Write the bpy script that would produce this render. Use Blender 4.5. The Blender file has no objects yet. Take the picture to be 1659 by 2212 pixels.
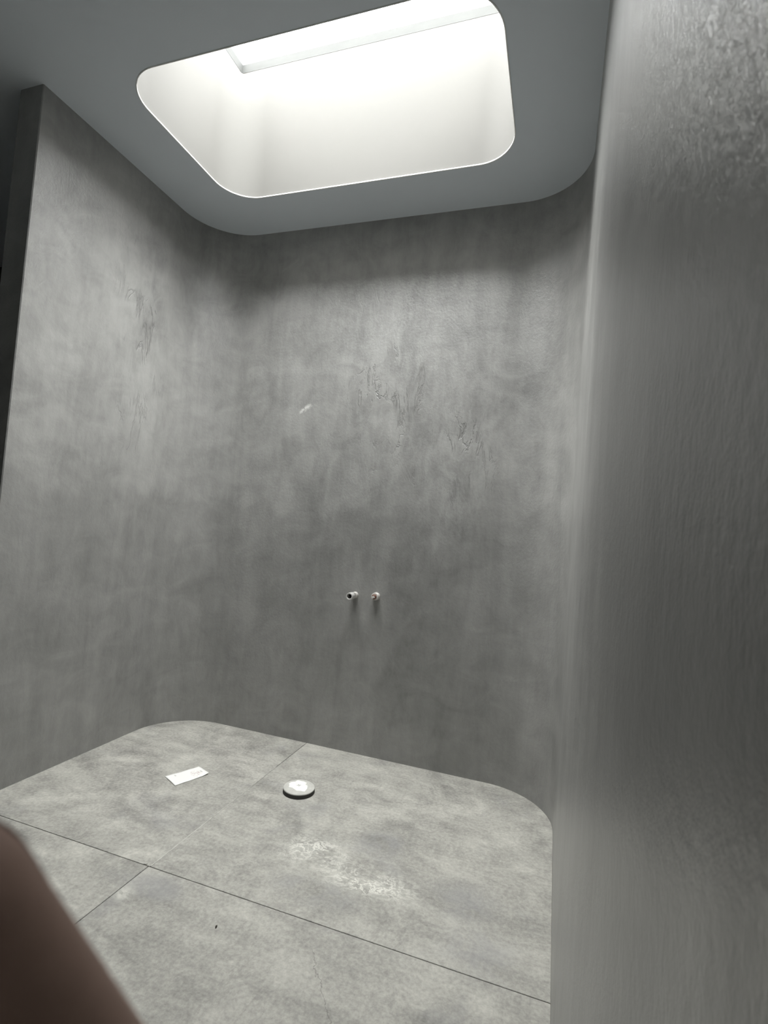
import bpy, bmesh, math, random
from mathutils import Vector, Matrix
from mathutils.geometry import tessellate_polygon

sc = bpy.context.scene
COL = sc.collection
PI = math.pi

# ------------------------------------------------------------------ camera
CAM_H = 1.33
cam_d = bpy.data.cameras.new('camera')
cam = bpy.data.objects.new('camera', cam_d)
COL.objects.link(cam)
yaw, pitch, roll = -0.322, 0.0391, 0.0765
fw = Vector((math.sin(yaw) * math.cos(pitch), math.cos(yaw) * math.cos(pitch), math.sin(pitch)))
r0 = Vector((math.cos(yaw), -math.sin(yaw), 0))
u0 = r0.cross(fw)
rt = math.cos(roll) * r0 + math.sin(roll) * u0
up = -math.sin(roll) * r0 + math.cos(roll) * u0
cam.matrix_world = Matrix(((rt.x, up.x, -fw.x, 0), (rt.y, up.y, -fw.y, 0), (rt.z, up.z, -fw.z, CAM_H), (0, 0, 0, 1)))
F_PX = 1127.18
cam_d.sensor_fit = 'VERTICAL'
cam_d.sensor_height = 36.0
cam_d.sensor_width = 27.0
cam_d.lens = F_PX / 2212 * 36.0
cam_d.clip_start = 0.005
cam_d.clip_end = 60
cam_d.dof.use_dof = True
cam_d.dof.focus_distance = 2.9
cam_d.dof.aperture_fstop = cam_d.lens / 1.3          # a 1.3 mm wide pupil
sc.camera = cam

# ------------------------------------------------------------------ sky and exposure
SKY = 34
w = bpy.data.worlds.new('overcast sky')
sc.world = w
w.use_nodes = True
bg = w.node_tree.nodes['Background']
bg.inputs['Color'].default_value = (0.985, 1.0, 0.99, 1)
bg.inputs['Strength'].default_value = SKY
sc.view_settings.view_transform = 'Standard'
sc.view_settings.look = 'None'
sc.view_settings.gamma = 1
sc.view_settings.use_curve_mapping = False
sc.view_settings.exposure = 0.0
sun_d = bpy.data.lights.new('hazy_sun', 'SUN')
sun_d.energy = 14
sun_d.angle = math.radians(90)
sun_d.color = (1.0, 0.995, 0.97)
sun = bpy.data.objects.new('hazy_sun', sun_d)
sun.rotation_euler = (math.radians(9), math.radians(-2), 0)
COL.objects.link(sun)
sc.cycles.max_bounces = 9
sc.cycles.diffuse_bounces = 7
sc.cycles.transparent_max_bounces = 12
sc.cycles.sample_clamp_indirect = 8
sc.cycles.adaptive_threshold = 0.03

# room numbers (metres; the camera stands at x = 0, y = 0)
XL, XR, YB, YF = -2.382, 0.065, 2.99, 1.681
ZC = CAM_H + 1.955
RC = 0.35
OX0, OX1, OY0, OY1, OR = -2.005, -0.30, 1.727, 2.638, 0.20   # skylight opening
SH = 0.88                                                     # shaft height
FAR_X, NEAR_Y = -4.6, -1.4

# light portal at the top of the shaft (guides sampling only)
pd = bpy.data.lights.new('skylight_portal', 'AREA')
pd.shape = 'RECTANGLE'
pd.size, pd.size_y = OX1 - OX0 + 0.1, OY1 - OY0 + 0.1
pd.cycles.is_portal = True
po = bpy.data.objects.new('skylight_portal', pd)
po.location = ((OX0 + OX1) / 2, (OY0 + OY1) / 2, ZC + SH + 0.06)
COL.objects.link(po)

# ------------------------------------------------------------------ material helpers
class NT:
    def __init__(self, name):
        self.m = bpy.data.materials.new(name)
        self.m.use_nodes = True
        self.t = self.m.node_tree
        self.bsdf = self.t.nodes['Principled BSDF']
        self.out = self.t.nodes['Material Output']
    def n(self, kind, **kw):
        nd = self.t.nodes.new(kind)
        for k, v in kw.items():
            setattr(nd, k, v)
        return nd
    def put(self, sock, v):
        if hasattr(v, 'is_output'):
            self.t.links.new(v, sock)
        else:
            sock.default_value = v
    def pos(self):
        return self.n('ShaderNodeNewGeometry').outputs['Position']
    def mapping(self, vec, scale=(1, 1, 1), loc=(0, 0, 0), rot=(0, 0, 0)):
        m = self.n('ShaderNodeMapping')
        self.put(m.inputs['Vector'], vec)
        self.put(m.inputs['Location'], loc)
        self.put(m.inputs['Rotation'], rot)
        self.put(m.inputs['Scale'], scale)
        return m.outputs[0]
    def noise(self, vec, scale, detail=4, rough=0.55, dist=0.0, kind='FBM', lac=2.0):
        m = self.n('ShaderNodeTexNoise')
        m.noise_type = kind
        m.normalize = True if kind == 'FBM' else m.normalize
        self.put(m.inputs['Vector'], vec)
        self.put(m.inputs['Scale'], scale)
        self.put(m.inputs['Detail'], detail)
        self.put(m.inputs['Roughness'], rough)
        self.put(m.inputs['Distortion'], dist)
        self.put(m.inputs['Lacunarity'], lac)
        return m.outputs['Fac']
    def math(self, op, a, b=0.0, clamp=False):
        m = self.n('ShaderNodeMath', operation=op, use_clamp=clamp)
        self.put(m.inputs[0], a)
        self.put(m.inputs[1], b)
        return m.outputs[0]
    def rng(self, v, a, b, c=0.0, d=1.0, smooth=True):
        m = self.n('ShaderNodeMapRange')
        m.interpolation_type = 'SMOOTHSTEP' if smooth else 'LINEAR'
        self.put(m.inputs['Value'], v)
        for k, x in zip(('From Min', 'From Max', 'To Min', 'To Max'), (a, b, c, d)):
            self.put(m.inputs[k], x)
        return m.outputs['Result']
    def mix(self, fac, a, b, mode='MIX'):
        m = self.n('ShaderNodeMix', data_type='RGBA', blend_type=mode)
        self.put(m.inputs[0], fac)
        for s, v in ((m.inputs[6], a), (m.inputs[7], b)):
            self.put(s, (*v, 1) if isinstance(v, tuple) and len(v) == 3 else v)
        return m.outputs[2]
    def spot(self, vec, c, rad, soft=0.5):
        """1 inside an ellipsoid of radii rad around c, falling to 0 at its edge"""
        q = self.n('ShaderNodeVectorMath', operation='SUBTRACT')
        self.put(q.inputs[0], vec); self.put(q.inputs[1], c)
        s = self.n('ShaderNodeVectorMath', operation='DIVIDE')
        self.put(s.inputs[0], q.outputs[0]); self.put(s.inputs[1], rad)
        l = self.n('ShaderNodeVectorMath', operation='LENGTH')
        self.put(l.inputs[0], s.outputs[0])
        return self.rng(l.outputs['Value'], 1.0, 1.0 - soft, 0.0, 1.0)
    def bump(self, h, strength, distance, normal=None):
        b = self.n('ShaderNodeBump')
        self.put(b.inputs['Height'], h)
        self.put(b.inputs['Strength'], strength)
        self.put(b.inputs['Distance'], distance)
        if normal is not None:
            self.put(b.inputs['Normal'], normal)
        return b.outputs[0]
    def fin(self, color, rough, spec=0.5, normal=None, metal=0.0):
        self.put(self.bsdf.inputs['Base Color'], (*color, 1) if isinstance(color, tuple) and len(color) == 3 else color)
        self.put(self.bsdf.inputs['Roughness'], rough)
        self.put(self.bsdf.inputs['Specular IOR Level'], spec)
        self.put(self.bsdf.inputs['Metallic'], metal)
        if normal is not None:
            self.put(self.bsdf.inputs['Normal'], normal)
        return self.m

def m_plaster():
    """grey trowelled microcement: cloudy patches, upright drag streaks, torn ridges"""
    t = NT('microcement')
    P = t.pos()
    cloud = t.noise(t.mapping(P, (1.0, 1.0, 0.75)), 1.5, 5, 0.6, 0.6)
    patch = t.noise(t.mapping(P, (1, 1, 1.3), (4, 2, 1)), 4.6, 7, 0.62, 1.1)
    streak = t.noise(t.mapping(P, (4.5, 4.5, 0.7), (1, 7, 3)), 1.4, 6, 0.6, 0.6)
    fines = t.noise(t.mapping(P, (12, 12, 3.2)), 2.0, 6, 0.64, 0.9)
    drag = t.noise(t.mapping(P, (1.6, 1.6, 6), (3, 3, 3)), 1.5, 5, 0.6, 0.6)
    a = t.math('MULTIPLY', t.math('SUBTRACT', cloud, 0.5), 1.1)
    b = t.math('MULTIPLY', t.math('SUBTRACT', patch, 0.5), 1.05)
    c = t.math('MULTIPLY', t.math('SUBTRACT', streak, 0.5), 0.90)
    d = t.math('MULTIPLY', t.math('SUBTRACT', fines, 0.5), 0.42)
    e = t.math('MULTIPLY', t.math('SUBTRACT', drag, 0.5), 0.26)
    s = t.math('ADD', t.math('ADD', t.math('ADD', a, b), t.math('ADD', c, d)), e)
    s = t.math('ADD', s, 0.5)
    col = t.mix(t.rng(s, 0.1, 0.9, smooth=False), (0.208,0.2065,0.199),(0.392,0.389,0.374))
    # coarser, paler drag marks and torn hairlines where the trowel lifted
    zone = t.math('MAXIMUM', t.spot(P, (-1.05, 2.99, 2.25), (0.42, 0.4, 0.85), 0.8),
                  t.math('MAXIMUM', t.spot(P, (-0.60, 2.99, 1.75), (0.34, 0.4, 0.75), 0.8),
                         t.spot(P, (-2.40, 2.40, 2.45), (0.3, 0.30, 1.0), 0.8)))
    flake = t.rng(t.noise(t.mapping(P, (9, 9, 3.5), (6, 1, 2)), 1.6, 6, 0.72, 0.7), 0.42, 0.64)
    col = t.mix(t.math('MULTIPLY', t.math('MULTIPLY', t.math('ADD', t.math('MULTIPLY', zone, 0.75), 0.25), flake), 0.50), col, (0.43, 0.43, 0.415))
    rn = t.noise(t.mapping(P, (5, 5, 1.3), (2, 5, 1)), 2.6, 5, 0.62, 0.7)
    rid = t.math('SUBTRACT', 1.0, t.math('MULTIPLY', t.math('ABSOLUTE', t.math('SUBTRACT', rn, 0.53)), 30.0), True)
    brk = t.rng(t.noise(t.mapping(P, (1, 1, 0.8), (9, 9, 9)), 4.5, 1), 0.50, 0.62)
    rid = t.math('MULTIPLY', t.math('MULTIPLY', rid, brk), t.math('ADD', t.math('MULTIPLY', zone, 0.85), 0.15))
    col = t.mix(t.math('MULTIPLY', rid, 0.42), col, (0.12, 0.12, 0.115))
    # darker lower coat, also painting in dimmer wall bottoms; ragged edge at elbow height
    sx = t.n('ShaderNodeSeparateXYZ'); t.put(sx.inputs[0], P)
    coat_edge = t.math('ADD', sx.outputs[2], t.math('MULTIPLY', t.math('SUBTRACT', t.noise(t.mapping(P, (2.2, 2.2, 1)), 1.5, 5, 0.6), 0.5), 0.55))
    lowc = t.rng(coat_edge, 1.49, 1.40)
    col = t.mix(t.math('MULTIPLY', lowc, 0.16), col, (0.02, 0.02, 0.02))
    # a pale scrape on the back wall
    sm = t.math('MULTIPLY', t.spot(t.mapping(P, rot=(0, 0.6, 0)), t_rot((-1.585, 2.99, 2.085), 0.6), (0.075, 0.2, 0.022), 0.7),
                t.rng(t.noise(P, 45, 3), 0.42, 0.6))
    col = t.mix(t.math('MULTIPLY', sm, 0.8), col, (0.72, 0.72, 0.69))
    grain = t.noise(t.mapping(P, (1, 1, 0.7)), 330, 2, 0.65)
    pit = t.noise(t.mapping(P, (1, 1, 0.8)), 75, 2, 0.5)
    gh = t.math('ADD', grain, t.math('MULTIPLY', pit, 1.6))
    n1 = t.bump(gh, 0.22, 0.003)
    n3 = t.bump(t.math('MULTIPLY', rid, -1.0), 0.6, 0.004, n1)
    rough = t.rng(t.math('ADD', patch, t.math('MULTIPLY', fines, 0.5)), 0.4, 1.0, 0.38, 0.52)
    t.put(t.bsdf.inputs['Coat Weight'], 0.7)            # clear sealer over the cement
    t.put(t.bsdf.inputs['Coat Roughness'], t.rng(fines, 0.3, 0.7, 0.30, 0.36))
    t.put(t.bsdf.inputs['Coat IOR'], 1.6)
    t.put(t.bsdf.inputs['Coat Normal'], t.bump(gh, 0.38, 0.003))
    return t.fin(col, rough, 0.5, n3)

def t_rot(v, a):
    # what a Mapping node with rot (0, a, 0) makes of a point
    q = Matrix.Rotation(a, 3, 'Y') @ Vector(v)
    return tuple(q)

def m_ceiling():
    t = NT('ceiling_paint')
    P = t.pos()
    n = t.noise(P, 2.0, 4)
    col = t.mix(n, (0.73, 0.78, 0.83), (0.80, 0.85, 0.90))
    nr = t.bump(t.noise(P, 130, 4), 0.25, 0.001)
    return t.fin(col, 0.8, 0.3, nr)

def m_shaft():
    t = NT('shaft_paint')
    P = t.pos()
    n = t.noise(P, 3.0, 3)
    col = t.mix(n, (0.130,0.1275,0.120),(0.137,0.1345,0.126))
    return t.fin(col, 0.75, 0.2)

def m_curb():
    t = NT('curb_shade')
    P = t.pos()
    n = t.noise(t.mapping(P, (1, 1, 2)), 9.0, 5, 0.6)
    col = t.mix(n, (0.075, 0.077, 0.075), (0.095, 0.097, 0.094))  # darker grey than the shaft puts a band of shade into the colour
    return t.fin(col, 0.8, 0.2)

TILE_A, TILE_B = (0.175, 0.171, 0.158), (0.50, 0.490, 0.443)
def m_tile():
    """stone-look porcelain: warm grey clouds, veins, dust; shifted per tile"""
    t = NT('stone_tile')
    P0 = t.pos()
    oi = t.n('ShaderNodeObjectInfo').outputs['Random']
    off = t.n('ShaderNodeVectorMath', operation='ADD')
    t.put(off.inputs[0], P0)
    cb = t.n('ShaderNodeCombineXYZ')
    t.put(cb.inputs[0], t.math('MULTIPLY', oi, 17.0)); t.put(cb.inputs[1], t.math('MULTIPLY', oi, 9.0))
    t.put(off.inputs[1], cb.outputs[0])
    P = off.outputs[0]
    cloud = t.noise(t.mapping(P, (1, 1.4, 1), rot=(0, 0, 0.6)), 2.4, 8, 0.64, 1.0)
    mott = t.noise(P, 8.0, 6, 0.70, 0.8)
    fine = t.noise(P, 70, 3, 0.7)
    band = t.noise(t.mapping(P, (1.2, 5.0, 1), rot=(0, 0, 0.35)), 2.2, 6, 0.62, 0.8)
    s = t.math('ADD', t.math('MULTIPLY', cloud, 0.85), t.math('ADD', t.math('MULTIPLY', mott, 0.75), t.math('ADD', t.math('MULTIPLY', fine, 0.75), t.math('MULTIPLY', band, 0.55))))
    col = t.mix(t.rng(s, 1.08, 1.80, smooth=False), TILE_A, TILE_B)
    # cool grey stains
    stn = t.rng(t.noise(t.mapping(P, (1, 1, 1), (5, 5, 0)), 3.0, 5, 0.6, 0.5), 0.55, 0.72)
    col = t.mix(t.math('MULTIPLY', stn, 0.30), col, (0.25, 0.25, 0.255))
    # one broken hairline vein in the front tile, fainter ones elsewhere
    v = t.noise(t.mapping(P, (1.6, 0.7, 1), (8, 2, 0), (0, 0, 0.3)), 1.1, 7, 0.6, 0.8)
    v = t.math('SUBTRACT', 1.0, t.math('MULTIPLY', t.math('ABSOLUTE', t.math('SUBTRACT', v, 0.5)), 110.0), True)
    v = t.math('MULTIPLY', v, t.rng(t.noise(P, 3.0, 3), 0.5, 0.62))
    sp = t.n('ShaderNodeSeparateXYZ'); t.put(sp.inputs[0], P0)
    vy = t.math('SUBTRACT', t.math('MULTIPLY', t.math('SUBTRACT', 1.585, sp.outputs[1]), 0.77), 0.661)
    vd = t.math('ADD', t.math('SUBTRACT', sp.outputs[0], vy), t.math('MULTIPLY', t.math('SUBTRACT', t.noise(P0, 14, 5, 0.65), 0.5), 0.085))
    v1 = t.math('SUBTRACT', 1.0, t.math('MULTIPLY', t.math('ABSOLUTE', vd), 420.0), True)
    v1 = t.math('MULTIPLY', v1, t.rng(sp.outputs[1], 1.60, 1.56))
    col = t.mix(t.math('MAXIMUM', t.math('MULTIPLY', v, 0.25), t.math('MULTIPLY', v1, 0.8)), col, (0.14, 0.135, 0.125))
    # white lacy dust marks near the middle of the shower floor
    lace = t.noise(t.mapping(P0, (1, 1.5, 1), rot=(0, 0, -0.35)), 12, 9, 0.75, 0.7)
    lace = t.math('SUBTRACT', 1.0, t.math('MULTIPLY', t.math('ABSOLUTE', t.math('SUBTRACT', lace, 0.5)), 26.0), True)
    z1 = t.math('MAXIMUM', t.spot(P0, (-0.86, 2.03, 0), (0.24, 0.15, 1), 0.9), t.spot(P0, (-0.60, 1.95, 0), (0.26, 0.13, 1), 0.9))
    z2 = t.math('MULTIPLY', z1, t.rng(t.noise(P0, 9, 6, 0.65), 0.38, 0.58))
    col = t.mix(t.math('MULTIPLY', t.math('MULTIPLY', lace, z2), 1.0, True), col, (0.82, 0.81, 0.74))
    col = t.mix(t.math('MULTIPLY', t.math('MULTIPLY', z2, t.rng(mott, 0.4, 0.65)), 0.45), col, (0.56, 0.555, 0.51))
    g1 = t.math('MAXIMUM', t.spot(P0, (-0.62, 2.21, 0), (0.16, 0.11, 1), 0.8), t.spot(P0, (-0.76, 1.82, 0), (0.24, 0.10, 1), 0.8))
    g2 = t.math('MAXIMUM', t.spot(P0, (-0.24, 2.00, 0), (0.20, 0.17, 1), 0.9), t.spot(P0, (-0.15, 1.78, 0), (0.20, 0.16, 1), 0.9))
    g3 = t.math('MAXIMUM', t.spot(P0, (-1.29, 1.60, 0), (0.16, 0.09, 1), 0.7), t.math('MULTIPLY', g2, 0.9))
    g1 = t.math('MAXIMUM', g1, g3)
    col = t.mix(t.math('MULTIPLY', t.math('MULTIPLY', g1, t.rng(mott, 0.36, 0.58)), 0.50), col, (0.20, 0.20, 0.21))
    w1 = t.math('MULTIPLY', t.spot(P0, (-1.36, 1.53, 0), (0.05, 0.05, 1), 0.9), t.rng(mott, 0.35, 0.55))
    col = t.mix(t.math('MULTIPLY', w1, 0.7), col, (0.62, 0.615, 0.56))
    nr = t.bump(t.math('ADD', mott, t.math('MULTIPLY', fine, 0.6)), 0.40, 0.004)
    return t.fin(col, t.rng(mott, 0.3, 0.7, 0.5, 0.7), 0.4, nr)

def m_plain(name, col, rough=0.6, spec=0.4, metal=0.0, vary=0.12, scale=30, bump=0.0):
    t = NT(name)
    tc = t.n('ShaderNodeTexCoord').outputs['Object']
    n = t.noise(tc, scale, 4)
    a = tuple(c * (1 - vary) for c in col); b = tuple(min(1, c * (1 + vary)) for c in col)
    nr = t.bump(n, bump, 0.001) if bump else None
    return t.fin(t.mix(n, a, b), rough, spec, nr, metal)

def m_glass():
    t = NT('skylight_glass')
    tr = t.n('ShaderNodeBsdfTransparent'); tr.inputs[0].default_value = (0.97, 0.97, 0.97, 1)
    gl = t.n('ShaderNodeBsdfGlossy'); gl.inputs['Roughness'].default_value = 0.02
    fr = t.n('ShaderNodeFresnel'); fr.inputs[0].default_value = 1.45
    mx = t.n('ShaderNodeMixShader')
    t.put(mx.inputs[0], t.math('MULTIPLY', fr.outputs[0], 0.6)); t.put(mx.inputs[1], tr.outputs[0]); t.put(mx.inputs[2], gl.outputs[0])
    t.t.nodes.remove(t.bsdf)
    t.t.links.new(mx.outputs[0], t.out.inputs['Surface'])
    return t.m

def m_paper():
    """white slip with a faint pink and grey printed flourish at one end"""
    t = NT('printed_paper')
    uv = t.n('ShaderNodeTexCoord').outputs['UV']
    n = t.noise(uv, 9, 4, 0.5, 1.5)
    ln = t.math('SUBTRACT', 1.0, t.math('MULTIPLY', t.math('ABSOLUTE', t.math('SUBTRACT', n, 0.5)), 22.0), True)
    z = t.spot(uv, (0.74, 0.45, 0), (0.17, 0.40, 1), 0.5)
    col = t.mix(t.math('MULTIPLY', t.math('MULTIPLY', ln, z), 1.0, True), (0.80, 0.80, 0.77), (0.42, 0.26, 0.26))
    z2 = t.spot(t.mapping(uv, rot=(0, 0, 0.0)), (0.24, 0.80, 0), (0.035, 0.09, 1), 0.6)
    z3 = t.spot(uv, (0.90, 0.42, 0), (0.03, 0.16, 1), 0.6)
    col = t.mix(t.math('MULTIPLY', t.math('MAXIMUM', z2, z3), 0.55), col, (0.35, 0.33, 0.32))
    return t.fin(col, 0.7, 0.3)

def m_skin():
    t = NT('brown_skin')
    P = t.n('ShaderNodeTexCoord').outputs['Object']
    n = t.noise(P, 60, 4)
    col = t.mix(n, (0.72, 0.48, 0.385), (0.80, 0.545, 0.44))
    b = t.bump(t.noise(P, 900, 3), 0.2, 0.0004)
    return t.fin(col, 0.55, 0.4, b)

M = {
    'plaster': m_plaster(), 'ceiling': m_ceiling(), 'shaft': m_shaft(), 'curb': m_curb(), 'tile': m_tile(),
    'bed': m_plain('mortar_bed', (0.13, 0.125, 0.115), 0.9, 0.1),
    'grout': m_plain('pale_grout', (0.46, 0.455, 0.42), 0.9, 0.1, scale=60, vary=0.25),
    'bead': m_plain('white_bead', (0.80, 0.80, 0.78), 0.35, 0.5),
    'frame': m_plain('grey_frame', (0.30, 0.31, 0.31), 0.5, 0.5),
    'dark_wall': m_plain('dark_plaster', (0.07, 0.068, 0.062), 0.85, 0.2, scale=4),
    'glass': m_glass(), 'paper': m_paper(), 'skin': m_skin(),
    'nail': m_plain('fingernail', (0.50, 0.34, 0.29), 0.35, 0.5, vary=0.05),
    'steel': m_plain('brushed_steel', (0.62, 0.61, 0.59), 0.32, 0.5, 1.0),
    'zinc': m_plain('dull_zinc', (0.60, 0.59, 0.57), 0.45, 0.5, 0.25),
    'bore': m_plain('dark_bore', (0.015, 0.015, 0.015), 0.7, 0.2),
    'whiteplastic': m_plain('white_plastic', (0.58, 0.56, 0.53), 0.45, 0.5, vary=0.05),
    'copper': m_plain('dull_copper', (0.22, 0.11, 0.08), 0.5, 0.5, 0.6),
    'rubber': m_plain('dark_rubber', (0.055, 0.054, 0.05), 0.8, 0.3),
    'cap': m_plain('dusty_cap', (0.50, 0.495, 0.46), 0.7, 0.3, scale=40, vary=0.25, bump=0.3),
    'blob': m_plain('white_plaster', (0.82, 0.82, 0.78), 0.8, 0.2, scale=70, vary=0.12, bump=0.5),
    'speck': m_plain('dark_speck', (0.03, 0.025, 0.02), 0.7, 0.3),
}

# ------------------------------------------------------------------ object helpers
def link(name, me, mat, parent=None, smooth=False, loc=None):
    if mat is not None:
        me.materials.append(mat)
    if smooth:
        for p in me.polygons:
            p.use_smooth = True
    o = bpy.data.objects.new(name, me)
    COL.objects.link(o)
    if parent is not None:
        o.parent = parent
    if loc is not None:
        o.location = loc
    return o

def mesh(name, verts, faces):
    me = bpy.data.meshes.new(name)
    me.from_pydata([tuple(v) for v in verts], [], faces)
    me.validate(); me.update()
    return me

def from_bm(name, bm, recalc=True, split=0.0):
    if recalc:
        bmesh.ops.recalc_face_normals(bm, faces=bm.faces[:])
    if split:
        bmesh.ops.split_edges(bm, edges=[e for e in bm.edges if len(e.link_faces) == 2 and e.calc_face_angle(0) > split])
    me = bpy.data.meshes.new(name)
    bm.to_mesh(me); bm.free()
    return me

def tag(o, label, cat, kind=None, group=None):
    o['label'] = label; o['category'] = cat
    if kind: o['kind'] = kind
    if group: o['group'] = group
    return o

def empty(name, loc):
    o = bpy.data.objects.new(name, None)
    o.empty_display_size = 0.05
    o.location = loc
    COL.objects.link(o)
    return o

def prism(poly, z0, z1):
    """closed upright prism over a 2-D polygon"""
    n = len(poly)
    v = [(x, y, z0) for x, y in poly] + [(x, y, z1) for x, y in poly]
    f = [tuple(range(n))[::-1], tuple(range(n, 2 * n))]
    f += [(i, (i + 1) % n, n + (i + 1) % n, n + i) for i in range(n)]
    bm = bmesh.new()
    vs = [bm.verts.new(p) for p in v]
    for q in f:
        bm.faces.new([vs[i] for i in q])
    return bm

def box(x0, x1, y0, y1, z0, z1):
    return prism([(x0, y0), (x1, y0), (x1, y1), (x0, y1)], z0, z1)

def arc(cx, cy, r, a0, a1, n):
    return [(cx + r * math.cos(a0 + (a1 - a0) * i / n), cy + r * math.sin(a0 + (a1 - a0) * i / n)) for i in range(n + 1)]

def rrect(x0, x1, y0, y1, r, n=14):
    return (arc(x1 - r, y1 - r, r, 0, PI / 2, n) + arc(x0 + r, y1 - r, r, PI / 2, PI, n)
            + arc(x0 + r, y0 + r, r, PI, 1.5 * PI, n) + arc(x1 - r, y0 + r, r, 1.5 * PI, 2 * PI, n))

def lathe(profile, segs=40):
    """profile of (radius, z) spun about Z; closes at radius 0"""
    bm = bmesh.new()
    rings = []
    for r, z in profile:
        if r < 1e-6:
            rings.append([bm.verts.new((0, 0, z))])
        else:
            rings.append([bm.verts.new((r * math.cos(2 * PI * i / segs), r * math.sin(2 * PI * i / segs), z)) for i in range(segs)])
    for a, b in zip(rings, rings[1:]):
        for i in range(segs):
            j = (i + 1) % segs
            q = [a[i % len(a)], a[j % len(a)], b[j % len(b)], b[i % len(b)]]
            u = []
            for v in q:
                if v not in u: u.append(v)
            if len(u) > 2:
                try: bm.faces.new(u)
                except ValueError: pass
    return bm

# ------------------------------------------------------------------ walls
T = 0.145
NA = 28
arcL = arc(XL + RC, YB - RC, RC, PI, PI / 2, NA)          # left corner, from the left wall to the back wall
arcR = arc(XR - RC, YB - RC, RC, PI / 2, 0, NA)           # right corner

def wall_mesh(name, inner, outer):
    bm = prism(inner + outer, -0.12, ZC)
    bmesh.ops.recalc_face_normals(bm, faces=bm.faces[:])
    for f in bm.faces:                       # only the narrow strips of the rounded corners shade smooth
        f.smooth = abs(f.normal.z) < 0.5 and len(f.verts) == 4 and min(e.calc_length() for e in f.edges) < 0.03
    bmesh.ops.split_edges(bm, edges=[e for e in bm.edges if len(e.link_faces) == 2 and e.calc_face_angle(0) > 0.5])
    me = bpy.data.meshes.new(name)
    bm.to_mesh(me); bm.free()
    return me

BEV = 0.004
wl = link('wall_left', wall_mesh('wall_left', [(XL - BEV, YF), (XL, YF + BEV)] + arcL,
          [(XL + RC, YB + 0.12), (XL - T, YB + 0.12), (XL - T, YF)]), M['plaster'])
tag(wl, 'grey troweled plaster partition on the left with rounded inner corner and free end', 'wall', 'structure')
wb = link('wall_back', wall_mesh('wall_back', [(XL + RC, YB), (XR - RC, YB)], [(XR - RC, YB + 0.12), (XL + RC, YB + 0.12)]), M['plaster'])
tag(wb, 'grey troweled plaster back wall carrying the two pipe stubs', 'wall', 'structure')
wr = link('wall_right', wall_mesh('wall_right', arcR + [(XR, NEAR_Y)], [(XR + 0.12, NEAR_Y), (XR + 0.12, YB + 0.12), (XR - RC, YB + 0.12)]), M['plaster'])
tag(wr, 'grey plaster wall close on the right with rounded corner and satin sheen', 'wall', 'structure')
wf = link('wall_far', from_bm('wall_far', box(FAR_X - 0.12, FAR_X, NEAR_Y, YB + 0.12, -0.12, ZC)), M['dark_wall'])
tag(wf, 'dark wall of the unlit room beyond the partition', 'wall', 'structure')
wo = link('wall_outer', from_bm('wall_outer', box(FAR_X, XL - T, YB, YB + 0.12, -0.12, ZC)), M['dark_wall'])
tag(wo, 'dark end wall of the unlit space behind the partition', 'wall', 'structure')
wn = link('wall_rear', from_bm('wall_rear', box(FAR_X, XR, NEAR_Y - 0.12, NEAR_Y, -0.12, ZC)), M['ceiling'])  # unseen wall, made pale and set close to bounce light onto the hand
tag(wn, 'unseen wall behind the viewpoint, made pale to bounce light onto the hand', 'wall', 'structure')

# ------------------------------------------------------------------ floor: bed + tiles
fl = link('floor', from_bm('floor', box(FAR_X, XR, NEAR_Y, YB, -0.12, -0.010)), M['bed'])
tag(fl, 'floor of large grey stone look tiles with thin joints', 'floor', 'structure')
JY, JX, JXF = 1.6805, -1.385, -1.392      # joint across the room, joint into the depth (behind, in front)
G = 0.0014
TX = 1.45

def tile(poly, seed):
    bm = prism(poly, -0.010, 0.0)
    bmesh.ops.recalc_face_normals(bm, faces=bm.faces[:])
    es = [e for e in bm.edges if all(v.co.z > -1e-5 for v in e.verts)]
    bmesh.ops.bevel(bm, geom=es, offset=0.0012, segments=1, affect='EDGES')
    me = from_bm('tile', bm)
    return link('tile', me, M['tile'], fl)

aL = [(x, y) for x, y in arcL]
aR = [(x, y) for x, y in arcR]
tile([(XL, JY + G), (JX - G, JY + G), (JX - G, YB)] + aL[::-1], 1)
tile([(JX + G, JY + G), (XR, JY + G)] + aR[::-1] + [(JX + G, YB)], 2)
y1 = JY
while y1 > NEAR_Y:
    y0 = max(NEAR_Y, y1 - 1.31)
    x1 = XR
    for x0 in (JXF, JXF - TX, FAR_X):
        tile([(x0 + G, y0 + G), (x1 - (G if x1 != XR else 0), y0 + G), (x1 - (G if x1 != XR else 0), y1 - G), (x0 + G, y1 - G)], 3)
        x1 = x0
    y1 = y0
tile([(FAR_X, JY + G), (XL - T, JY + G), (XL - T, YB), (FAR_X, YB)], 4)
# pale grout smear filling the far joint
bm = bmesh.new()
random.seed(4)
ys = [JY + 0.004 + (2.62 - JY) * i / 60 for i in range(61)]
L, Rr = [], []
for i, y in enumerate(ys):
    wd = (0.0012 + 0.0020 * random.random()) * (1.15 - 0.8 * i / 60)
    cxx = JX + 0.0008 * (random.random() - 0.5)
    L.append(bm.verts.new((cxx - wd, y, 0.0004))); Rr.append(bm.verts.new((cxx + wd, y, 0.0004)))
for i in range(60):
    bm.faces.new((L[i], Rr[i], Rr[i + 1], L[i + 1]))
ext = bmesh.ops.extrude_face_region(bm, geom=bm.faces[:])
for v in [g for g in ext['geom'] if isinstance(g, bmesh.types.BMVert)]:
    v.co.z = -0.006
link('grout', from_bm('grout', bm), M['grout'], fl)

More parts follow.
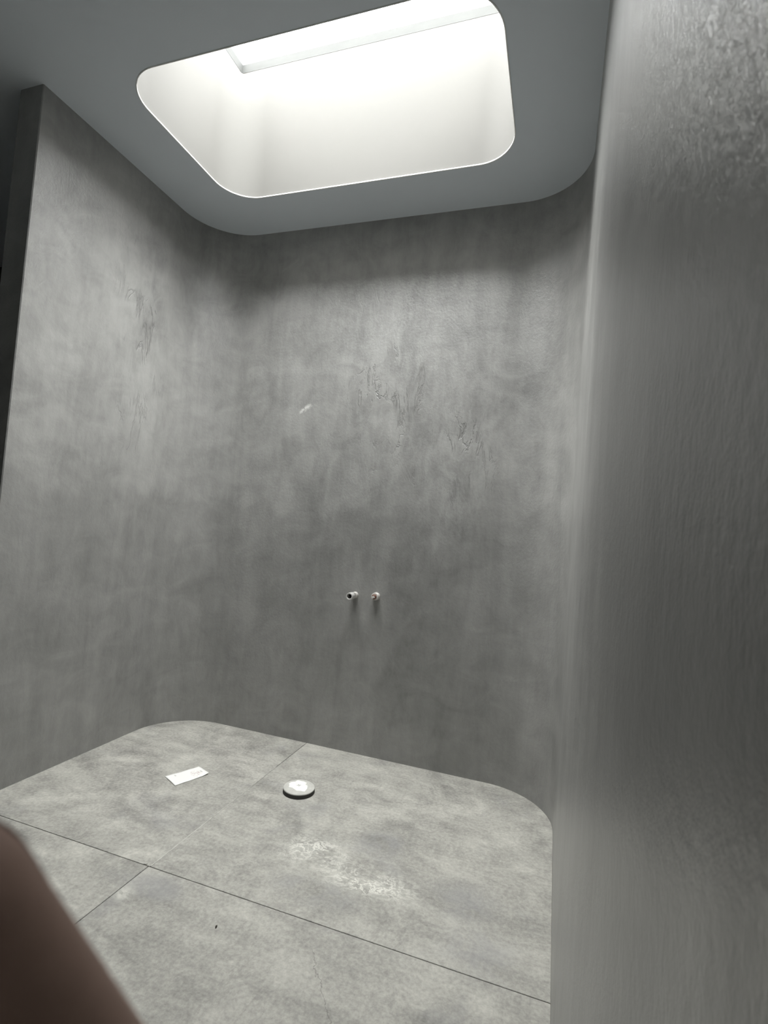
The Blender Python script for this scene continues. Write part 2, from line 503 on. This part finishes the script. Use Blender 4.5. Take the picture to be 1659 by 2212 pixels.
# ------------------------------------------------------------------ ceiling with the rounded opening
opening = rrect(OX0, OX1, OY0, OY1, OR)
outer = [(FAR_X - 0.12, NEAR_Y - 0.12), (XR + 0.12, NEAR_Y - 0.12), (XR + 0.12, YB + 0.12), (FAR_X - 0.12, YB + 0.12)]
allv = [Vector((x, y, 0)) for x, y in outer + opening]
tris = tessellate_polygon([[Vector((x, y, 0)) for x, y in outer], [Vector((x, y, 0)) for x, y in opening]])
bm = bmesh.new()
lo = [bm.verts.new((v.x, v.y, ZC)) for v in allv]
hi = [bm.verts.new((v.x, v.y, ZC + 0.006)) for v in allv]
for a, b, c in tris:
    bm.faces.new((lo[a], lo[b], lo[c])); bm.faces.new((hi[a], hi[c], hi[b]))
no, ni = len(outer), len(opening)
for s, k in ((0, no), (no, ni)):
    for i in range(k):
        j = (i + 1) % k
        try: bm.faces.new((lo[s + i], lo[s + j], hi[s + j], hi[s + i]))
        except ValueError: pass
ce = link('ceiling', from_bm('ceiling', bm), M['ceiling'])
tag(ce, 'smooth pale grey ceiling with a rounded rectangular skylight opening', 'ceiling', 'structure')

# shaft: rounded at the ceiling, square at the top
def ring(t, grow=0.0):
    r = OR * (1 - t ** 14) + 0.004
    e = grow + 0.0 * t
    return rrect(OX0 - e - 0.025 * t, OX1 + e + 0.02 * t, OY0 - e, OY1 + e + 0.002 * t, r + grow)
NZ = 24
bm = bmesh.new()
inn, out = [], []
for k in range(NZ + 1):
    t = (k / NZ) ** 0.5
    z = ZC + 0.006 + (SH - 0.06) * t
    inn.append([bm.verts.new((x, y, z)) for x, y in ring(t)])
for a, b in zip(inn, inn[1:]):
    n = len(a)
    for i in range(n):
        bm.faces.new((a[i], b[i], b[(i + 1) % n], a[(i + 1) % n]))
top = [bm.verts.new((x, y, ZC + 0.006 + SH - 0.06)) for x, y in ring(1, 0.06)]
bot = [bm.verts.new((x, y, ZC + 0.006)) for x, y in ring(0, 0.06)]
for a, b in ((inn[-1], top), (top, bot), (bot, inn[0])):
    n = len(a)
    for i in range(n):
        bm.faces.new((a[i], b[i], b[(i + 1) % n], a[(i + 1) % n]))
for f in bm.faces: f.smooth = False
sh = link('wall_skylight', from_bm('wall_skylight', bm, split=0.6), M['shaft'])
for p in sh.data.polygons: p.use_smooth = abs(p.normal.z) < 0.5
tag(sh, 'off white inner walls of the skylight shaft above the opening', 'wall', 'structure')

# thin white bead along the lip of the opening
bm = bmesh.new()
prof = [(0.0, 0.004), (0.0, -0.0015), (0.0015, -0.003), (0.004, -0.003), (0.0055, -0.0015), (0.0055, 0.004)]
rings = []
for off, dz in prof:
    rings.append([bm.verts.new((x, y, ZC + dz)) for x, y in rrect(OX0 + off, OX1 - off, OY0 + off, OY1 - off, OR - off)])
for a, b in zip(rings, rings[1:] + rings[:1]):
    n = len(a)
    for i in range(n):
        bm.faces.new((a[i], a[(i + 1) % n], b[(i + 1) % n], b[i]))
tr = link('trim_1', from_bm('trim_1', bm), M['bead'], smooth=True)
tag(tr, 'thin white bead around the lip of the skylight opening', 'trim', 'structure')

# curb band above the shaft, its darker grey painted-in shade, then the glazed frame
ZT = ZC + 0.006 + SH - 0.06
def frame_mesh(name, x0, x1, y0, y1, wid, z0, z1):
    bm = bmesh.new()
    i_ = [(x0, y0), (x1, y0), (x1, y1), (x0, y1)]
    o_ = [(x0 - wid, y0 - wid), (x1 + wid, y0 - wid), (x1 + wid, y1 + wid), (x0 - wid, y1 + wid)]
    vs = [[bm.verts.new((x, y, z)) for x, y in p] for p, z in ((i_, z0), (i_, z1), (o_, z1), (o_, z0))]
    for a, b in zip(vs, vs[1:] + vs[:1]):
        for i in range(4):
            bm.faces.new((a[i], b[i], b[(i + 1) % 4], a[(i + 1) % 4]))
    return from_bm(name, bm)
CX0, CX1, CY0, CY1 = OX0 - 0.025, OX1 + 0.02, OY0, OY1 + 0.002
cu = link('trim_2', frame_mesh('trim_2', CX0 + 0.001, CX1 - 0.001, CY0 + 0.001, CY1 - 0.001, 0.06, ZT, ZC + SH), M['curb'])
tag(cu, 'curb band at the top of the skylight shaft, darker grey as painted-in shade', 'trim', 'structure')
wi = empty('window_1', ((CX0 + CX1) / 2, (CY0 + CY1) / 2, ZC + SH))
tag(wi, 'overexposed glass roof light at the top of the shaft', 'skylight', 'structure')
fr = link('window_frame', frame_mesh('window_frame', CX0 - 0.004, CX1 + 0.004, CY0 - 0.004, CY1 + 0.004, 0.07, ZC + SH, ZC + SH + 0.035), M['frame'])
fr.parent = wi; fr.matrix_parent_inverse = Matrix.Translation(-wi.location)
pn = link('pane', from_bm('pane', box(CX0 - 0.03, CX1 + 0.03, CY0 - 0.03, CY1 + 0.03, ZC + SH + 0.035, ZC + SH + 0.041)), M['glass'])
pn.parent = wi; pn.matrix_parent_inverse = Matrix.Translation(-wi.location)

# ------------------------------------------------------------------ pipe stubs on the back wall
def stub_part(name, prof, mat, root, segs=32):
    o = link(name, from_bm(name, lathe(prof, segs), split=0.6), mat, root)
    for p in o.data.polygons: p.use_smooth = True
    return o

def at_wall(name, x, z):
    e = empty(name, (x, YB, z))
    e.rotation_euler = (PI / 2, 0, 0)          # local +Z points out of the wall, towards -Y
    return e

p1 = at_wall('pipe_stub', -1.140, CAM_H - 0.392)
tag(p1, 'open steel pipe stub with a dark bore, left of the two on the back wall', 'pipe')
stub_part('wall_collar', [(0.014, -0.01), (0.0195, -0.01), (0.0195, 0.026), (0.018, 0.029), (0.014, 0.029)], M['whiteplastic'], p1)
stub_part('neck', [(0.0135, 0.0), (0.0155, 0.0), (0.0155, 0.062), (0.0135, 0.062)], M['steel'], p1)
stub_part('sleeve', [(0.0140, 0.098), (0.0140, 0.058), (0.0205, 0.058), (0.0210, 0.061), (0.0210, 0.099), (0.0200, 0.101), (0.0155, 0.101), (0.0140, 0.098)], M['zinc'], p1)
stub_part('bore', [(0.0142, 0.096), (0.0142, 0.062), (0, 0.062)], M['bore'], p1)

p2 = at_wall('valve_stub', -1.004, CAM_H - 0.385)
tag(p2, 'short white valve stub with a copper ring and pale square spindle, right of the pipe', 'valve')
stub_part('collar', [(0.012, -0.01), (0.0225, -0.01), (0.0225, 0.032), (0.0205, 0.036), (0.012, 0.036)], M['whiteplastic'], p2)
stub_part('ring', [(0.0, 0.034), (0.0135, 0.034), (0.0135, 0.052), (0.012, 0.054), (0.0, 0.054)], M['copper'], p2)
bm = box(-0.0068, 0.0068, -0.0068, 0.0068, 0.05, 0.074)
bmesh.ops.rotate(bm, verts=bm.verts[:], cent=(0, 0, 0), matrix=Matrix.Rotation(0.35, 3, 'Z'))
bmesh.ops.bevel(bm, geom=bm.edges[:], offset=0.001, segments=2, affect='EDGES')
link('spindle', from_bm('spindle', bm), M['whiteplastic'], p2)

# ------------------------------------------------------------------ drain cover on the floor
dr = empty('drain_cover', (-1.150, 2.437, 0))
tag(dr, 'round dusty drain cap with white plaster residue on the tiled floor', 'drain')
def dpart(name, prof, mat):
    o = link(name, from_bm(name, lathe(prof, 56), split=0.6), mat, dr)
    for p in o.data.polygons: p.use_smooth = True
    return o
dpart('rim', [(0.0, 0.0), (0.079, 0.0), (0.0795, 0.002), (0.0785, 0.018), (0.070, 0.0185), (0.0, 0.0185)], M['rubber'])
dpart('cap', [(0.0, 0.017), (0.0765, 0.017), (0.0785, 0.019), (0.078, 0.0225), (0.0745, 0.025), (0.066, 0.0255), (0.063, 0.0235), (0.0, 0.0245)], M['cap'])
random.seed(11)
bm = bmesh.new()
NR, NS = 7, 40
ph = [random.uniform(0, 6.28) for _ in range(6)]
def edge_r(a):
    return 0.054 * (1 + 0.13 * math.sin(2 * a + ph[0]) + 0.10 * math.sin(3 * a + ph[1]) + 0.07 * math.sin(7 * a + ph[2]) + 0.05 * math.sin(11 * a + ph[3]))
cv = bm.verts.new((-0.006, 0.008, 0.0285))
prev = None
for k in range(1, NR + 1):
    rg = []
    for i in range(NS):
        a = 2 * PI * i / NS
        q = k / NR
        h = 0.0245 + 0.0042 * (1 - q ** 4) + (random.uniform(-0.0007, 0.0007) if k < NR else -0.002)
        rg.append(bm.verts.new((-0.006 + edge_r(a) * q * math.cos(a), 0.008 + edge_r(a) * q * math.sin(a), h)))
    for i in range(NS):
        j = (i + 1) % NS
        if prev is None: bm.faces.new((cv, rg[i], rg[j]))
        else: bm.faces.new((prev[i], rg[i], rg[j], prev[j]))
    prev = rg
bm.faces.new(prev[::-1])
link('plaster_residue', from_bm('plaster_residue', bm), M['blob'], dr, smooth=True)
for a in (0.6, 0.6 + PI / 2):
    b = box(-0.011, 0.011, -0.002, 0.002, 0.0265, 0.0298)
    bmesh.ops.rotate(b, verts=b.verts[:], cent=(0, 0, 0), matrix=Matrix.Rotation(a, 3, 'Z'))
    bmesh.ops.bevel(b, geom=b.edges[:], offset=0.0007, segments=1, affect='EDGES')
    link('grip_bar', from_bm('grip_bar', b), M['cap'], dr, loc=(-0.004, 0.004, 0))

# ------------------------------------------------------------------ paper slip on the floor
c00, c01 = Vector((-1.823, 2.261)), Vector((-1.745, 2.426))
c10, c11 = Vector((-1.715, 2.208)), Vector((-1.647, 2.382))
NU, NV = 18, 10
vt, fc, uvs = [], [], []
for lay in (0, 1):
    for j in range(NV + 1):
        for i in range(NU + 1):
            u, v = i / NU, j / NV
            p = (c00 * (1 - u) + c01 * u) * (1 - v) + (c10 * (1 - u) + c11 * u) * v
            z = 0.0016 + 0.0035 * (abs(u - 0.45) * 1.6) ** 3 + 0.006 * max(0, u - 0.8) * v * 5 + 0.0012 * math.sin(u * 7 + v * 3) ** 2
            vt.append((p.x, p.y, z - 0.0006 * lay)); uvs.append((u, 1 - v))
W = NU + 1
S = W * (NV + 1)
for j in range(NV):
    for i in range(NU):
        a = j * W + i
        fc.append((a, a + W, a + W + 1, a + 1)); fc.append((S + a, S + a + 1, S + a + W + 1, S + a + W))
border = [i for i in range(W)] + [j * W + NU for j in range(1, NV + 1)] + [NV * W + i for i in range(NU - 1, -1, -1)] + [j * W for j in range(NV - 1, 0, -1)]
for a, b in zip(border, border[1:] + border[:1]):
    fc.append((a, b, S + b, S + a))
pm = mesh('paper_slip', vt, fc)
ul = pm.uv_layers.new(name='UVMap')
for lp in pm.loops:
    ul.data[lp.index].uv = uvs[lp.vertex_index]
ps = link('paper_slip', pm, M['paper'], smooth=True)
tag(ps, 'white paper slip with faint pink print lying on the floor left of the drain', 'paper')

# ------------------------------------------------------------------ crumbs
def crumb(name, x, y, sx, sy, sz, rz, mat, label):
    bm = bmesh.new()
    bmesh.ops.create_icosphere(bm, subdivisions=2, radius=1)
    for v in bm.verts:
        v.co *= random.uniform(0.8, 1.15)
        v.co.z = max(v.co.z, -0.5)
    bmesh.ops.scale(bm, vec=(sx, sy, sz), verts=bm.verts[:])
    o = link(name, from_bm(name, bm), mat, loc=(x, y, sz * 0.5))
    o.rotation_euler = (0, 0, rz)
    return tag(o, label, 'debris')
crumb('crumb', -0.979, 1.531, 0.003, 0.007, 0.003, 0.3, M['speck'], 'tiny dark crumb on the floor tile nearest the viewer')
crumb('plaster_chip', -1.410, 1.684, 0.008, 0.004, 0.003, 0.4, M['grout'], 'small pale plaster chip where the floor joints cross')

# ------------------------------------------------------------------ hand near the lens (only the side of the forefinger shows)
CAMLOC = Vector((0, 0, CAM_H))
def cpt(x, y, d):
    return CAMLOC + rt * x + up * y + fw * d
def tube(bm, pts, segs=16):
    """tapered round limb through (x, y, depth, radius) joints, with round ends"""
    P = [cpt(*p[:3]) for p in pts]; Rd = [p[3] for p in pts]
    for p, r in zip(P, Rd):
        bmesh.ops.create_icosphere(bm, subdivisions=3, radius=r, matrix=Matrix.Translation(p))
    for (p, r), (q, s) in zip(zip(P, Rd), list(zip(P, Rd))[1:]):
        d = (q - p)
        m = Matrix.Translation((p + q) / 2) @ d.to_track_quat('Z', 'Y').to_matrix().to_4x4()
        bmesh.ops.create_cone(bm, cap_ends=True, segments=segs * 2, radius1=r, radius2=s, depth=d.length, matrix=m)
AX = Vector((-0.48, 0.877)); A0 = Vector((-0.03534 - 0.00272, -0.04658 - 0.00149))
def ax(t):
    p = A0 + AX * t
    return p.x, p.y
def chain(off, shift, ts, ds, rs):
    n = Vector((-0.877, -0.48))
    out_ = []
    for t, d, r, k in zip(ts, ds, rs, range(len(ts))):
        x, y = ax(t + shift)
        q = (Vector((x, y)) + n * off * (1.0 + 0.03 * k)) * (0.5 + 0.5 * d / 0.05)
        out_.append((q.x, q.y, d, r))
    return out_
fingers = [
    chain(0.0, 0.0, (-0.072, -0.033, -0.011, 0.0110), (0.060, 0.058, 0.054, 0.050), (0.0096, 0.0090, 0.0087, 0.0083)),
    chain(0.0225, 0.006, (-0.076, -0.030, -0.003, 0.018), (0.064, 0.064, 0.058, 0.052), (0.0100, 0.0092, 0.0086, 0.0080)),
    chain(0.0415, 0.014, (-0.078, -0.028, 0.001, 0.022), (0.066, 0.067, 0.060, 0.053), (0.0104, 0.0096, 0.0089, 0.0082)),
    chain(0.0635, 0.006, (-0.078, -0.034, -0.008, 0.012), (0.064, 0.066, 0.060, 0.053), (0.0102, 0.0094, 0.0088, 0.0081)),
]
bm = bmesh.new()
wx, wy = ax(-0.168)
wn_ = Vector((-0.877, -0.48))
for i, fgr in enumerate(fingers):
    tube(bm, fgr)
    k = fgr[0]
    b = Vector((wx, wy)) + wn_ * (0.012 + 0.012 * i)
    tube(bm, [(k[0], k[1], k[2], 0.0125), ((k[0] + b.x) / 2, (k[1] + b.y) / 2, 0.058, 0.0145), (b.x, b.y, 0.050, 0.0150)])
    if i < 3:
        k2 = fingers[i + 1][0]
        tube(bm, [(k[0], k[1], k[2], 0.0115), (k2[0], k2[1], k2[2], 0.0110)])
        tube(bm, [((k[0] + b.x) / 2, (k[1] + b.y) / 2, 0.058, 0.0135), ((k2[0] + b.x) / 2, (k2[1] + b.y) / 2 - 0.002, 0.056, 0.0130)])
t0 = Vector((wx, wy)) + wn_ * 0.056
th = [(t0.x, t0.y, 0.046, 0.0155), (t0.x - 0.038, t0.y + 0.022, 0.036, 0.0155), (t0.x - 0.066, t0.y + 0.048, 0.026, 0.0118), (t0.x - 0.084, t0.y + 0.072, 0.018, 0.0100)]
tube(bm, th)
wc = Vector((wx, wy)) + wn_ * 0.028
tube(bm, [(wc.x - 0.006, wc.y, 0.050, 0.0205), (wc.x - 0.012, wc.y - 0.030, 0.044, 0.0225), (wc.x - 0.055, wc.y - 0.12, 0.005, 0.032), (wc.x - 0.095, wc.y - 0.21, -0.045, 0.040)])
tube(bm, [(wc.x + 0.010, wc.y - 0.004, 0.050, 0.0190), (wc.x + 0.004, wc.y - 0.032, 0.044, 0.0215), (wc.x - 0.047, wc.y - 0.12, 0.005, 0.032), (wc.x - 0.092, wc.y - 0.21, -0.045, 0.040)])
me = from_bm('raw_hand', bm)
raw = bpy.data.objects.new('raw_hand', me)
COL.objects.link(raw)
rm = raw.modifiers.new('remesh', 'REMESH'); rm.mode = 'VOXEL'; rm.voxel_size = 0.0018
sm = raw.modifiers.new('smooth', 'SMOOTH'); sm.factor = 0.5; sm.iterations = 5
dg = bpy.context.evaluated_depsgraph_get()
hm = bpy.data.meshes.new_from_object(raw.evaluated_get(dg))
bpy.data.objects.remove(raw)
hm.name = 'hand'
base = cpt(wc.x - 0.095, wc.y - 0.21, -0.045)
hm.transform(Matrix.Translation(-base))
hm.materials.clear()
hand = link('hand', hm, M['skin'], smooth=True, loc=base)
tag(hand, 'brown hand blurred close to the lens, one finger across the lower left corner', 'hand')
def nail(chain_, tilt=0.0):
    a, b = cpt(*chain_[-2][:3]), cpt(*chain_[-1][:3])
    d = (b - a).normalized()
    nrm = (fw - d * fw.dot(d)).normalized()
    if tilt: nrm = (Matrix.Rotation(tilt, 3, d) @ nrm)
    sd = d.cross(nrm)
    r = chain_[-1][3]
    bm = bmesh.new()
    g = []
    for lay in (0, 1):
        rows = []
        for j in range(7):
            v = -0.95 + 1.45 * j / 6
            rows.append([bm.verts.new(b - base + d * (v * r) + (sd * math.sin(s) + nrm * math.cos(s)) * (r * (1.0 - 0.05 * lay) * math.sqrt(1 - max(0, v) ** 2)))
                         for s in [(-0.75 + 1.5 * i / 8) * (1 - 0.25 * abs(v) ** 3) for i in range(9)]])
        g.append(rows)
        for p, q in zip(rows, rows[1:]):
            for i in range(8):
                bm.faces.new((p[i], p[i + 1], q[i + 1], q[i]))
    loop = lambda R_: R_[0] + [x[-1] for x in R_[1:]] + R_[-1][-2::-1] + [x[0] for x in R_[-2:0:-1]]
    A_, B_ = loop(g[0]), loop(g[1])
    for i in range(len(A_)):
        j = (i + 1) % len(A_)
        bm.faces.new((A_[i], A_[j], B_[j], B_[i]))
    link('fingernail', from_bm('fingernail', bm), M['nail'], hand, smooth=True)
for f_ in fingers: nail(f_)
nail(th, -0.9)
